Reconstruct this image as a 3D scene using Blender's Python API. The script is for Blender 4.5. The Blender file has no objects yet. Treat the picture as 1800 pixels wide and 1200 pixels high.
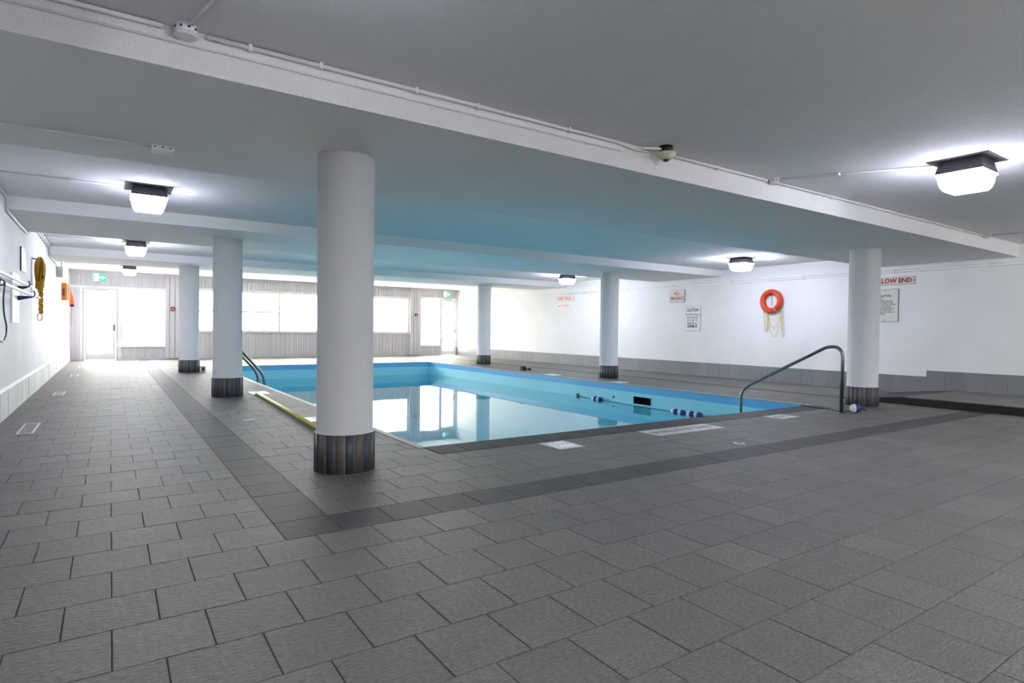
import bpy, math, random
from mathutils import Vector, Matrix
random.seed(7)
sc = bpy.context.scene
COL = sc.collection

# ------------------------------------------------------------------ camera, sky, exposure
CAM_Z = 1.1
F_PX, YAW, PITCH, ROLL = 1048.0, math.radians(33.99), math.radians(1.078), math.radians(-0.711)
def camera_axes():
    fwd = Vector((math.sin(YAW), math.cos(YAW), 0)); right = Vector((math.cos(YAW), -math.sin(YAW), 0)); down = Vector((0, 0, -1))
    f2 = math.cos(PITCH) * fwd + math.sin(PITCH) * down
    d2 = math.cos(PITCH) * down - math.sin(PITCH) * fwd
    r3 = math.cos(ROLL) * right + math.sin(ROLL) * d2
    d3 = math.cos(ROLL) * d2 - math.sin(ROLL) * right
    return r3, d3, f2
R_, D_, F_ = camera_axes()
cam = bpy.data.cameras.new('camera')
cam.sensor_width = 36.0; cam.lens = F_PX / 1800.0 * 36.0
cam.clip_start = 0.05; cam.clip_end = 300
cob = bpy.data.objects.new('camera', cam); COL.objects.link(cob)
cob.matrix_world = Matrix(((R_.x, -D_.x, -F_.x, 0), (R_.y, -D_.y, -F_.y, 0), (R_.z, -D_.z, -F_.z, CAM_Z), (0, 0, 0, 1)))
sc.camera = cob

SKY_STRENGTH = 16.0
LAMP_STRENGTH = 80.0
w = bpy.data.worlds.new('overcast_sky'); sc.world = w; w.use_nodes = True
bg = w.node_tree.nodes['Background']; bg.inputs[0].default_value = (1.0, 0.97, 0.92, 1); bg.inputs[1].default_value = SKY_STRENGTH

vs = sc.view_settings
sc.display_settings.display_device = 'sRGB'
vs.view_transform = 'Standard'; vs.look = 'None'; vs.exposure = 0.56; vs.gamma = 1.0; vs.use_curve_mapping = False
cy = sc.cycles
cy.use_denoising = True
cy.max_bounces = 14; cy.diffuse_bounces = 10; cy.glossy_bounces = 5; cy.transparent_max_bounces = 16
cy.sample_clamp_indirect = 12.0

# ------------------------------------------------------------------ materials
MATS = {}
def nodes_of(name):
    m = bpy.data.materials.new(name); m.use_nodes = True
    nt = m.node_tree; MATS[name] = m
    return m, nt, nt.nodes['Principled BSDF'], nt.nodes, nt.links
def surf(name, col, rough=0.6, metal=0.0, var=0.0, var_scale=3.0, bump=0.0, bump_scale=80.0, spec=0.5, shade=False, fine=0.0, fine_scale=150.0, dist=0.01, stretch=None):
    m, nt, b, N, L = nodes_of(name)
    b.inputs['Roughness'].default_value = rough; b.inputs['Metallic'].default_value = metal
    b.inputs['Specular IOR Level'].default_value = spec
    b.inputs['Base Color'].default_value = (*col, 1)
    geo = N.new('ShaderNodeNewGeometry'); pos = geo.outputs['Position']
    if stretch:
        sm = N.new('ShaderNodeVectorMath'); sm.operation = 'MULTIPLY'; sm.inputs[1].default_value = stretch
        L.new(pos, sm.inputs[0]); pos = sm.outputs[0]
    fac = None
    def add(val_socket, mul, off):
        nonlocal fac
        ma = N.new('ShaderNodeMath'); ma.operation = 'MULTIPLY_ADD'
        L.new(val_socket, ma.inputs[0]); ma.inputs[1].default_value = mul; ma.inputs[2].default_value = off
        if fac is None: fac = ma.outputs[0]
        else:
            mm = N.new('ShaderNodeMath'); mm.operation = 'MULTIPLY'
            L.new(fac, mm.inputs[0]); L.new(ma.outputs[0], mm.inputs[1]); fac = mm.outputs[0]
    if var:
        n = N.new('ShaderNodeTexNoise'); n.inputs['Scale'].default_value = var_scale; n.inputs['Detail'].default_value = 6
        n.inputs['Roughness'].default_value = 0.6
        L.new(pos, n.inputs['Vector']); add(n.outputs['Fac'], 2 * var, 1 - var)
    if fine:
        n = N.new('ShaderNodeTexNoise'); n.inputs['Scale'].default_value = fine_scale; n.inputs['Detail'].default_value = 4
        L.new(pos, n.inputs['Vector']); add(n.outputs['Fac'], 2 * fine, 1 - fine)
    if shade:
        a = N.new('ShaderNodeAttribute'); a.attribute_name = 'shade'; add(a.outputs['Fac'], 1.0, 0.0)
    if fac is not None:
        vm = N.new('ShaderNodeVectorMath'); vm.operation = 'SCALE'
        vm.inputs[0].default_value = col; L.new(fac, vm.inputs['Scale'])
        L.new(vm.outputs[0], b.inputs['Base Color'])
    if bump:
        n = N.new('ShaderNodeTexNoise'); n.inputs['Scale'].default_value = bump_scale; n.inputs['Detail'].default_value = 6; n.inputs['Roughness'].default_value = 0.65
        L.new(pos, n.inputs['Vector'])
        bp = N.new('ShaderNodeBump'); bp.inputs['Strength'].default_value = bump; bp.inputs['Distance'].default_value = dist
        L.new(n.outputs['Fac'], bp.inputs['Height']); L.new(bp.outputs[0], b.inputs['Normal'])
    return m
def emit(name, col, s, diffuse=0.0):
    m, nt, b, N, L = nodes_of(name)
    b.inputs['Base Color'].default_value = (*col, 1)
    b.inputs['Emission Color'].default_value = (*col, 1); b.inputs['Emission Strength'].default_value = s
    return m
def fresnel_mix(name, tint, ripple=0.0):
    m, nt, b, N, L = nodes_of(name)
    N.remove(b)
    out = N['Material Output']
    tr = N.new('ShaderNodeBsdfTransparent'); tr.inputs[0].default_value = (*tint, 1)
    gl = N.new('ShaderNodeBsdfGlossy'); gl.inputs['Roughness'].default_value = 0.0
    fr = N.new('ShaderNodeFresnel'); geo = N.new('ShaderNodeNewGeometry')
    mr = N.new('ShaderNodeMapRange'); mr.inputs['To Min'].default_value = 1.33; mr.inputs['To Max'].default_value = 1 / 1.33
    L.new(geo.outputs['Backfacing'], mr.inputs['Value']); L.new(mr.outputs[0], fr.inputs['IOR'])
    mx = N.new('ShaderNodeMixShader')
    L.new(fr.outputs[0], mx.inputs[0]); L.new(tr.outputs[0], mx.inputs[1]); L.new(gl.outputs[0], mx.inputs[2])
    L.new(mx.outputs[0], out.inputs['Surface'])
    if ripple:
        n = N.new('ShaderNodeTexNoise'); n.inputs['Scale'].default_value = 1.3; n.inputs['Detail'].default_value = 2
        L.new(geo.outputs['Position'], n.inputs['Vector'])
        bp = N.new('ShaderNodeBump'); bp.inputs['Strength'].default_value = ripple; bp.inputs['Distance'].default_value = 0.02
        L.new(n.outputs['Fac'], bp.inputs['Height']); L.new(bp.outputs[0], gl.inputs['Normal']); L.new(bp.outputs[0], fr.inputs['Normal'])
    return m

surf('ceiling_stucco', (0.91, 0.905, 0.89), 0.9, var=0.04, var_scale=0.8, bump=1.0, bump_scale=75, spec=0.2, dist=0.02, fine=0.10, fine_scale=110)
surf('beam_paint', (0.87, 0.865, 0.85), 0.85, var=0.03, var_scale=1.2, bump=0.9, bump_scale=75, spec=0.2, dist=0.014, fine=0.08, fine_scale=110)
surf('wall_paint', (0.83, 0.83, 0.825), 0.7, var=0.09, var_scale=1.5, bump=0.25, bump_scale=25, spec=0.3)
surf('column_paint', (0.80, 0.80, 0.80), 0.8, var=0.03, var_scale=2, bump=0.9, bump_scale=110, spec=0.25, fine=0.08, fine_scale=130)
surf('floor_tile', (0.142, 0.135, 0.125), 0.53, var=0.22, var_scale=5, bump=1.0, bump_scale=38, spec=0.38, shade=True, fine=0.9, fine_scale=75, dist=0.012, stretch=(0.55, 1.5, 1.0))
surf('band_tile', (0.056, 0.054, 0.055), 0.55, var=0.22, var_scale=5, bump=1.0, bump_scale=38, spec=0.32, shade=True, fine=0.7, fine_scale=75, dist=0.012, stretch=(0.55, 1.5, 1.0))
surf('coping_dark', (0.045, 0.046, 0.046), 0.6, var=0.15, var_scale=5, bump=0.8, bump_scale=50, spec=0.25, shade=True, fine=0.5, fine_scale=80, dist=0.008)
surf('grout', (0.085, 0.08, 0.077), 0.9, var=0.1, var_scale=6)
surf('base_tile_grey', (0.205, 0.215, 0.225), 0.45, var=0.08, var_scale=5, fine=0.12, fine_scale=90, shade=True)
surf('lip_tile', (0.34, 0.33, 0.31), 0.5, fine=0.1)
surf('base_tile_white', (0.74, 0.73, 0.70), 0.6, var=0.06, var_scale=5, shade=True)
surf('column_tile_brown', (0.095, 0.087, 0.074), 0.5, fine=0.4, fine_scale=120, shade=True)
surf('column_tile_blue', (0.052, 0.060, 0.078), 0.5, fine=0.4, fine_scale=120, shade=True)
surf('pool_paint', (0.30, 0.72, 0.84), 0.5, var=0.04, var_scale=1.5)
surf('pool_band', (0.11, 0.43, 0.75), 0.35, var=0.06, var_scale=4)
surf('plank_paint', (0.57, 0.55, 0.575), 0.7, var=0.04, var_scale=3, shade=True)
surf('frame_white', (0.74, 0.74, 0.74), 0.4)
surf('frame_grey', (0.56, 0.56, 0.57), 0.4)
surf('conduit_paint', (0.72, 0.72, 0.73), 0.5)
surf('lamp_bronze', (0.05, 0.05, 0.065), 0.5, spec=0.4)
surf('lamp_plate', (0.10, 0.10, 0.095), 0.6)
LAMP_COL = (0.80, 0.82, 1.0); LAMP_NEUTRAL = (0.93, 0.94, 0.98)
LENS = {}
def lens_mat(k, neutral):
    if (k, neutral) not in LENS:
        LENS[k, neutral] = 'lamp_lens_%d' % len(LENS); emit(LENS[k, neutral], LAMP_NEUTRAL if neutral else LAMP_COL, LAMP_STRENGTH * k)
    return LENS[k, neutral]
surf('steel', (0.20, 0.20, 0.195), 0.28, metal=1.0)
surf('navy_plastic', (0.012, 0.018, 0.10), 0.4)
surf('float_blue', (0.015, 0.035, 0.22), 0.35)
surf('float_white', (0.80, 0.80, 0.80), 0.4)
surf('rope_yellow', (0.62, 0.55, 0.24), 0.8)
surf('rope_gold', (0.46, 0.25, 0.015), 0.8, var=0.2, var_scale=30)
surf('ring_orange', (0.58, 0.052, 0.012), 0.4)
surf('orange_foam', (0.85, 0.26, 0.05), 0.6)
surf('red_foam', (0.80, 0.13, 0.05), 0.6)
surf('beige_foam', (0.80, 0.62, 0.36), 0.6)
surf('yellow_pole', (0.60, 0.55, 0.10), 0.4, var=0.1)
surf('sign_white', (0.80, 0.80, 0.80), 0.4)
surf('sign_cream', (0.74, 0.73, 0.66), 0.4)
surf('sign_pink', (0.76, 0.62, 0.57), 0.4, var=0.05, var_scale=8)
surf('ink_red', (0.24, 0.012, 0.008), 0.5)
surf('ink_faded_red', (0.50, 0.14, 0.10), 0.5)
surf('ink_black', (0.02, 0.02, 0.02), 0.5)
surf('ink_grey', (0.12, 0.115, 0.11), 0.5)
surf('sign_edge', (0.10, 0.07, 0.06), 0.5)
surf('marker_tile', (0.55, 0.53, 0.50), 0.45, fine=0.08)
surf('marker_white', (0.85, 0.85, 0.88), 0.35)
surf('black_plastic', (0.008, 0.008, 0.008), 0.6)
surf('detector_cream', (0.62, 0.60, 0.44), 0.5)
surf('alarm_red', (0.28, 0.012, 0.018), 0.4)
surf('riser_dark', (0.010, 0.009, 0.008), 0.6)
surf('concrete_light', (0.62, 0.61, 0.59), 0.8, var=0.1, var_scale=1.0)
surf('vent_metal', (0.62, 0.61, 0.60), 0.4, metal=0.3)
surf('vent_dark', (0.03, 0.03, 0.03), 0.8)
surf('box_grey', (0.52, 0.52, 0.52), 0.5)
surf('cardboard', (0.10, 0.09, 0.08), 0.8)
emit('exit_green', (0.03, 0.42, 0.30), 0.6)
emit('exit_white', (0.9, 1.0, 0.97), 0.9)
fresnel_mix('window_glass', (0.97, 0.985, 0.98))
fresnel_mix('water', (0.70, 0.93, 0.96), ripple=0.05)

# ------------------------------------------------------------------ mesh helpers
ORG = {}
def setp(o, label=None, cat=None, group=None, kind=None):
    if label: o['label'] = label
    if cat: o['category'] = cat
    if group: o['group'] = group
    if kind: o['kind'] = kind
    return o
class MB:
    """collects world-space geometry, then becomes ONE mesh object"""
    def __init__(s): s.v = []; s.f = []; s.sh = []; s.cur = 1.0; s.sm = []
    def face(s, idx, smooth=False): s.f.append(idx); s.sh.append(s.cur); s.sm.append(smooth)
    def quad(s, a, b, c, d):
        n = len(s.v); s.v += [tuple(a), tuple(b), tuple(c), tuple(d)]; s.face((n, n + 1, n + 2, n + 3))
    def box(s, x0, x1, y0, y1, z0, z1, chamfer=0.0, skip=''):
        n = len(s.v); c = chamfer
        if c:
            s.v += [(x0, y0, z0), (x1, y0, z0), (x1, y1, z0), (x0, y1, z0),
                    (x0, y0, z1 - c), (x1, y0, z1 - c), (x1, y1, z1 - c), (x0, y1, z1 - c),
                    (x0 + c, y0 + c, z1), (x1 - c, y0 + c, z1), (x1 - c, y1 - c, z1), (x0 + c, y1 - c, z1)]
            for i in range(4):
                j = (i + 1) % 4
                s.face((n + i, n + j, n + 4 + j, n + 4 + i)); s.face((n + 4 + i, n + 4 + j, n + 8 + j, n + 8 + i))
            s.face((n + 8, n + 9, n + 10, n + 11))
            if 'b' not in skip: s.face((n + 3, n + 2, n + 1, n))
            return s
        s.v += [(x0, y0, z0), (x1, y0, z0), (x1, y1, z0), (x0, y1, z0), (x0, y0, z1), (x1, y0, z1), (x1, y1, z1), (x0, y1, z1)]
        for q in ((3, 2, 1, 0), (4, 5, 6, 7), (0, 1, 5, 4), (1, 2, 6, 5), (2, 3, 7, 6), (3, 0, 4, 7)): s.face(tuple(n + i for i in q))
        return s
    def frustum(s, cx, cy, z0, z1, w0, d0, w1, d1):
        n = len(s.v)
        for z, ww, dd in ((z0, w0, d0), (z1, w1, d1)):
            s.v += [(cx - ww / 2, cy - dd / 2, z), (cx + ww / 2, cy - dd / 2, z), (cx + ww / 2, cy + dd / 2, z), (cx - ww / 2, cy + dd / 2, z)]
        for q in ((3, 2, 1, 0), (4, 5, 6, 7), (0, 1, 5, 4), (1, 2, 6, 5), (2, 3, 7, 6), (3, 0, 4, 7)): s.face(tuple(n + i for i in q))
        return s
    def tube(s, pts, r, seg=10, closed=False, cap=True, radii=None):
        pts = [Vector(p) for p in pts]; k = len(pts); n0 = len(s.v)
        up = Vector((0, 0, 1)); prev = None
        for i, p in enumerate(pts):
            if closed: t = pts[(i + 1) % k] - pts[i - 1]
            else: t = pts[min(i + 1, k - 1)] - pts[max(i - 1, 0)]
            t.normalize()
            if prev is None:
                a = up if abs(t.z) < 0.9 else Vector((1, 0, 0))
                u = t.cross(a).normalized()
            else:
                u = (prev - t * prev.dot(t)).normalized()
            prev = u; vv = t.cross(u); rr = radii[i] if radii else r
            for j in range(seg):
                an = 2 * math.pi * j / seg
                s.v.append(tuple(p + (u * math.cos(an) + vv * math.sin(an)) * rr))
        for i in range(k if closed else k - 1):
            a = n0 + i * seg; b = n0 + ((i + 1) % k) * seg
            for j in range(seg):
                j2 = (j + 1) % seg; s.face((a + j, b + j, b + j2, a + j2), True)
        if cap and not closed:
            s.face(tuple(n0 + j for j in range(seg))); s.face(tuple(n0 + (k - 1) * seg + j for j in reversed(range(seg))))
        return s
    def lathe(s, cx, cy, prof, seg=32, axis='z', smooth=True, caps=True):
        """prof: (radius, height) pairs about a vertical (or x) axis through cx, cy"""
        n0 = len(s.v); k = len(prof)
        for r, h in prof:
            for j in range(seg):
                a = 2 * math.pi * j / seg
                if axis == 'z': s.v.append((cx + r * math.cos(a), cy + r * math.sin(a), h))
                else: s.v.append((h, cx + r * math.cos(a), cy + r * math.sin(a)))
        for i in range(k - 1):
            for j in range(seg):
                j2 = (j + 1) % seg
                s.face((n0 + i * seg + j, n0 + i * seg + j2, n0 + (i + 1) * seg + j2, n0 + (i + 1) * seg + j), smooth)
        if caps:
            s.face(tuple(n0 + j for j in reversed(range(seg)))); s.face(tuple(n0 + (k - 1) * seg + j for j in range(seg)))
        return s
    def mesh(s, name, mat, org=(0, 0, 0)):
        me = bpy.data.meshes.new(name)
        me.from_pydata([(x - org[0], y - org[1], z - org[2]) for x, y, z in s.v], [], s.f)
        me.polygons.foreach_set('use_smooth', s.sm)
        a = me.attributes.new('shade', 'FLOAT', 'FACE'); a.data.foreach_set('value', s.sh)
        me.materials.append(MATS[mat]); me.update()
        return me
    def build(s, name, mat, parent=None, **kw):
        org = ORG[parent.name] if parent else kw.pop('org', (0, 0, 0))
        o = bpy.data.objects.new(name, s.mesh(name, mat, org)); COL.objects.link(o)
        if parent: o.parent = parent
        else: o.location = org
        ORG[o.name] = org
        return setp(o, **kw)
def thing(name, loc, label, cat, group=None):
    o = bpy.data.objects.new(name, None); o.empty_display_size = 0.1; COL.objects.link(o)
    o.location = loc; ORG[o.name] = tuple(loc)
    return setp(o, label, cat, group)
def text_mesh(body, size, origin, xdir, ydir, mat, parent, name='lettering', align='CENTER', bold=0.0, width=None, depth=0.0015, line=1.0):
    cu = bpy.data.curves.new('text', 'FONT'); cu.body = body; cu.size = size; cu.align_x = align; cu.align_y = 'CENTER'
    cu.offset = bold; cu.extrude = depth; cu.space_line = line; cu.resolution_u = 3
    to = bpy.data.objects.new('text', cu); COL.objects.link(to)
    dg = bpy.context.evaluated_depsgraph_get(); dg.update()
    me = bpy.data.meshes.new_from_object(to.evaluated_get(dg))
    bpy.data.objects.remove(to); bpy.data.curves.remove(cu)
    xd, yd = Vector(xdir), Vector(ydir); zd = xd.cross(yd)
    xs = [v.co.x for v in me.vertices]; sx = 1.0
    if width and xs and max(xs) > min(xs): sx = width / (max(xs) - min(xs))
    po = Vector(ORG[parent.name])
    for v in me.vertices:
        v.co = Vector(origin) + xd * (v.co.x * sx) + yd * v.co.y + zd * v.co.z - po
    me.materials.clear(); me.materials.append(MATS[mat])
    o = bpy.data.objects.new(name, me); COL.objects.link(o); o.parent = parent; ORG[o.name] = ORG[parent.name]
    return o

# ------------------------------------------------------------------ main dimensions (metres)
XL, XR, YB, YF = -1.04, 12.48, -3.4, 22.8
POOL = (2.42, 8.95, 5.03, 18.2)          # x0, x1, y0, y1
STEP_X = 10.43
TW, TL = 0.301, 0.3085
BAND0, BAND1 = 1.0253 + 7 * TL, 1.0253 + 8 * TL   # dark cross band in y
LBAND = (0.757, 1.058)                   # dark band running away in x

# ------------------------------------------------------------------ floor: grout bed with individual tiles
fl_mb = MB()
def floor_quad(x0, x1, y0, y1):
    fl_mb.box(x0, x1, y0, y1, -0.12, -0.004)
px0, px1, py0, py1 = POOL
floor_quad(XL - 0.2, px0, YB - .2, YF + .2); floor_quad(px1, XR + .2, YB - .2, YF + .2)
floor_quad(px0, px1, YB - .2, py0); floor_quad(px0, px1, py1, YF + .2)
floor = fl_mb.build('floor', 'grout', kind='structure')
COPE = 0.34
tiles = []                               # x0,x1,y0,y1,kind
rows = []
k0 = math.floor((YB - 1.0253) / TL); k1 = math.ceil((YF - 1.0253) / TL)
def clip_add(x0, x1, y0, y1, kind):
    # keep clear of the pool and its coping
    cx0, cx1, cy0, cy1 = px0 - 0.0, px1 + 0.0, py0 - COPE, py1 + 0.0
    x0 = max(x0, XL); x1 = min(x1, STEP_X if y0 < 5.25 and kind != 'far' else XR); y0 = max(y0, YB); y1 = min(y1, YF)
    if x1 - x0 < 0.02 or y1 - y0 < 0.02: return
    parts = [(x0, x1, y0, y1)]
    if x1 > cx0 and x0 < cx1 and y1 > cy0 and y0 < cy1:
        parts = []
        if x0 < cx0: parts.append((x0, min(x1, cx0), y0, y1))
        if x1 > cx1: parts.append((max(x0, cx1), x1, y0, y1))
        a, b = max(x0, cx0), min(x1, cx1)
        if y0 < cy0: parts.append((a, b, y0, cy0))
        if y1 > cy1: parts.append((a, b, cy1, y1))
    for q in parts:
        if q[1] - q[0] > 0.02 and q[3] - q[2] > 0.02: tiles.append((*q, kind))
for k in range(k0, k1):
    y0 = 1.0253 + k * TL; y1 = y0 + TL
    off = 0.0044 if k % 2 == 0 else 0.155
    def run(xa, xb, kind):
        n = math.floor((xa - off) / TW)
        x = off + n * TW
        while x < xb:
            a, b = max(x, xa), min(x + TW, xb)
            if b - a > 0.015: clip_add(a, b, y0, y1, kind)
            x += TW
    if k == 7:
        run(XL, LBAND[0], 'light'); run(LBAND[0], XR, 'dark')
    elif k > 7:
        run(XL, LBAND[0], 'light'); clip_add(LBAND[0], LBAND[1], y0, y1, 'dark'); run(LBAND[1], 10.43, 'light')
        clip_add(10.43, 10.73, y0, y1, 'dark'); run(10.73, XR, 'light')
    else:
        run(XL, XR, 'light')
def score(t):
    c = Vector(((t[0] + t[1]) / 2, (t[2] + t[3]) / 2, -CAM_Z))
    d = c.dot(F_)
    if d < 0.2: return 0
    u = 900 + F_PX * c.dot(R_) / d; v = 600 + F_PX * c.dot(D_) / d
    if not (-20 < u < 1820 and -20 < v < 1230): return 0
    return (t[1] - t[0]) * (t[3] - t[2]) / d ** 3
tiles.sort(key=score, reverse=True)
GAP = 0.0022
tmesh = {}
def tile_mesh(w_, l_, kind):
    key = (round(w_, 3), round(l_, 3), kind, random.randrange(7))
    if key not in tmesh:
        m = MB(); m.cur = random.uniform(0.90, 1.08)
        m.box(-w_ / 2 + GAP, w_ / 2 - GAP, -l_ / 2 + GAP, l_ / 2 - GAP, -0.004, 0.0, chamfer=0.0015)
        if kind == 'light': nm, mt = 'floor_tile', 'floor_tile'
        else: nm, mt = 'band_tile', 'band_tile'
        tmesh[key] = m.mesh(nm, mt)
    return tmesh[key]
NIND = 300
cnt = {'light': 0, 'dark': 0}
rest = {'light': MB(), 'dark': MB()}
for i, t in enumerate(tiles):
    x0, x1, y0, y1, kind = t
    if cnt[kind] < (300 if kind == 'light' else 150) and score(t) > 0:
        cnt[kind] += 1
        o = bpy.data.objects.new('floor_tile' if kind == 'light' else 'band_tile', tile_mesh(x1 - x0, y1 - y0, kind)); COL.objects.link(o)
        o.parent = floor; o.location = ((x0 + x1) / 2, (y0 + y1) / 2, random.uniform(-0.0006, 0.0006))
    else:
        m = rest[kind]; m.cur = random.uniform(0.90, 1.08)
        m.box(x0 + GAP, x1 - GAP, y0 + GAP, y1 - GAP, -0.004, random.uniform(-0.0006, 0.0006))
rest['light'].build('floor_tiles', 'floor_tile', floor, kind='stuff')
if rest['dark'].f: rest['dark'].build('band_tiles', 'band_tile', floor, kind='stuff')

# ------------------------------------------------------------------ walls
m = MB(); m.box(XL - 0.25, XL, YB - .25, YF, -0.1, 3.1); wall_left = m.build('wall_left', 'wall_paint', kind='structure')
m = MB(); m.box(XR, XR + 0.25, YB - .25, YF, -0.1, 3.1); wall_right = m.build('wall_right', 'wall_paint', kind='structure')
m = MB(); m.box(XL, XR, YB - .25, YB, -0.1, 3.1); wall_back = m.build('wall_back', 'wall_paint', kind='structure')
# openings of the far wall: (x0, x1, z0, z1)
DOOR1 = (-0.72, 0.21, 0.0, 2.26); WIN1 = (0.28, 1.50, 0.43, 2.32); WIN2 = (1.98, 10.22, 0.94, 2.37)
WIN3 = (10.74, 11.68, 0.41, 2.40); DOOR2 = (11.70, 12.42, 0.0, 2.40)
xs = sorted({XL, XR, *[v for r in (DOOR1, WIN1, WIN2, WIN3, DOOR2) for v in r[:2]]})
m = MB()
for a, b in zip(xs[:-1], xs[1:]):
    mid = (a + b) / 2; hole = None
    for r in (DOOR1, WIN1, WIN2, WIN3, DOOR2):
        if r[0] < mid < r[1]: hole = r
    if hole is None: m.box(a, b, YF, YF + 0.2, -0.1, 3.1)
    else:
        if hole[2] > 0: m.box(a, b, YF, YF + 0.2, -0.1, hole[2])
        else: m.box(a, b, YF, YF + 0.2, -0.1, 0.0)
        m.box(a, b, YF, YF + 0.2, hole[3], 3.1)
wall_far = m.build('wall_far', 'wall_paint', kind='structure')
plank_mesh = {}
def planks(x0, x1, z0, z1, depth=0.02, y=YF, wmin=0.09, wmax=0.19):
    x = x0
    while x < x1 - 0.005:
        ww = random.uniform(wmin, wmax)
        if x + ww > x1 - 0.06: ww = x1 - x
        mm = MB(); mm.cur = random.uniform(0.93, 1.04)
        dd = depth + random.uniform(-0.003, 0.003)
        g = 0.005
        mm.v = [(x + g, y, z0), (x + ww - g, y, z0), (x + ww - g, y, z1), (x + g, y, z1),
                (x + g, y - dd + .006, z0), (x + ww - g, y - dd + .006, z0), (x + ww - g, y - dd + .006, z1), (x + g, y - dd + .006, z1),
                (x + g + .008, y - dd, z0), (x + ww - g - .008, y - dd, z0), (x + ww - g - .008, y - dd, z1), (x + g + .008, y - dd, z1)]
        for q in ((0, 3, 7, 4), (2, 1, 5, 6), (4, 7, 11, 8), (6, 5, 9, 10), (8, 11, 10, 9), (0, 4, 8, 9, 5, 1), (3, 2, 6, 10, 11, 7)): mm.face(q)
        mm.build('plank', 'plank_paint', wall_far)
        x += ww
planks(XL + 0.03, DOOR1[0] - 0.05, 0.03, 2.26); planks(XL + 0.03, 1.50, 2.33, 2.68); planks(WIN1[0], 1.50, 0.05, WIN1[2] - 0.03, wmin=0.08, wmax=0.14)
planks(1.50, 1.97, 0.03, 2.72, depth=0.10, wmin=0.13, wmax=0.17)
planks(1.98, 10.22, 2.41, 2.72, wmin=0.07, wmax=0.15); planks(1.98, 10.22, 0.03, 0.91, wmin=0.07, wmax=0.17)
planks(10.24, 10.72, 0.03, 2.72, depth=0.10, wmin=0.13, wmax=0.17)
planks(10.74, 12.44, 2.45, 2.72, wmin=0.07, wmax=0.14); planks(10.74, 11.68, 0.03, 0.38, wmin=0.07, wmax=0.13)
m = MB(); m.box(XL, 1.5, YF - 0.035, YF, 2.68, 2.78); m.box(1.47, 2.0, YF - 0.115, YF, 2.72, 2.80)
m.box(2.0, 10.22, YF - 0.035, YF, 2.72, 2.80); m.box(10.22, 10.74, YF - 0.115, YF, 2.72, 2.80); m.box(10.74, XR, YF - 0.035, YF, 2.72, 2.80)
m.build('head_board', 'plank_paint', wall_far)

def window(name, r, mullions=(), rails=(), fw=0.05, sill=True):
    x0, x1, z0, z1 = r
    m = MB(); y0, y1 = YF - 0.012, YF + 0.10
    m.box(x0, x0 + fw, y0, y1, z0, z1); m.box(x1 - fw, x1, y0, y1, z0, z1)
    m.box(x0 + fw, x1 - fw, y0, y1, z0, z0 + fw); m.box(x0 + fw, x1 - fw, y0, y1, z1 - fw, z1)
    win = m.build(name, 'frame_white', kind='structure')
    xs_ = [x0 + fw] + list(mullions) + [x1 - fw]
    for mx in mullions:
        MB().box(mx - 0.03, mx + 0.03, y0, y1, z0 + fw, z1 - fw).build('mullion', 'frame_white', win)
    for ra, rb, rz in rails:
        MB().box(ra, rb, y0 + .02, y1, rz - 0.025, rz + 0.025).build('sash_rail', 'frame_white', win)
    for a, b in zip(xs_[:-1], xs_[1:]):
        MB().box(a, b, YF + 0.04, YF + 0.046, z0 + fw, z1 - fw).build('glass_pane', 'window_glass', win)
    if sill: MB().box(x0 - 0.03, x1 + 0.03, YF - 0.05, YF + 0.0, z0 - 0.03, z0).build('window_sill', 'frame_white', win)
    return win
window('window_1', WIN1)
window('window_2', WIN2, mullions=(5.12, 8.35), rails=((2.03, 5.09, 1.64),))
window('window_3', WIN3, fw=0.03)
def door(name, r, handle_side, fw=0.055, sw=0.085, fmat='frame_grey'):
    x0, x1, z0, z1 = r
    m = MB()
    m.box(x0, x0 + fw, YF - 0.03, YF + 0.1, 0, z1); m.box(x1 - fw, x1, YF - 0.03, YF + 0.1, 0, z1); m.box(x0 + fw, x1 - fw, YF - 0.03, YF + 0.1, z1 - fw, z1)
    d = m.build(name, fmat, kind='structure')
    a, b, t = x0 + fw + 0.006, x1 - fw - 0.006, z1 - fw - 0.006
    m = MB()
    m.box(a, a + sw, YF, YF + 0.045, 0.012, t); m.box(b - sw, b, YF, YF + 0.045, 0.012, t)
    m.box(a + sw, b - sw, YF, YF + 0.045, t - 0.09, t); m.box(a + sw, b - sw, YF, YF + 0.045, 0.012, 0.20)
    leaf = m.build('door_leaf', 'frame_white', d)
    MB().box(a + sw, b - sw, YF + 0.018, YF + 0.026, 0.20, t - 0.09).build('glass_pane', 'window_glass', leaf)
    MB().box(a + sw, b - sw, YF - 0.03, YF + 0.0, 1.03, 1.07).build('push_bar', 'frame_grey', leaf)
    hx = b - sw / 2 if handle_side > 0 else a + sw / 2
    m = MB(); m.box(hx - 0.025, hx + 0.025, YF - 0.015, YF, 0.93, 1.12); m.tube([(hx, YF - .015, 1.08), (hx, YF - .06, 1.08), (hx, YF - .06, .97), (hx, YF - .015, .97)], 0.011, 8)
    m.build('door_handle', 'steel', leaf)
    m = MB(); m.box(x0 + 0.15, x0 + 0.5, YF - 0.085, YF - 0.03, z1 - 0.05, z1 + 0.01); m.box(x0 + 0.28, x0 + 0.62, YF - 0.07, YF - 0.055, z1 - 0.075, z1 - 0.06)
    m.build('door_closer', 'box_grey', d)
    return d
door('door_1', DOOR1, 1); door('door_2', DOOR2, 1, 0.03, 0.045, 'frame_white')

# outside: pale paving that the daylight falls on
m = MB(); m.box(-40, 50, YF + 0.2, 70, -0.3, -0.03); m.build('exterior_ground', 'concrete_light', kind='structure')

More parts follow.
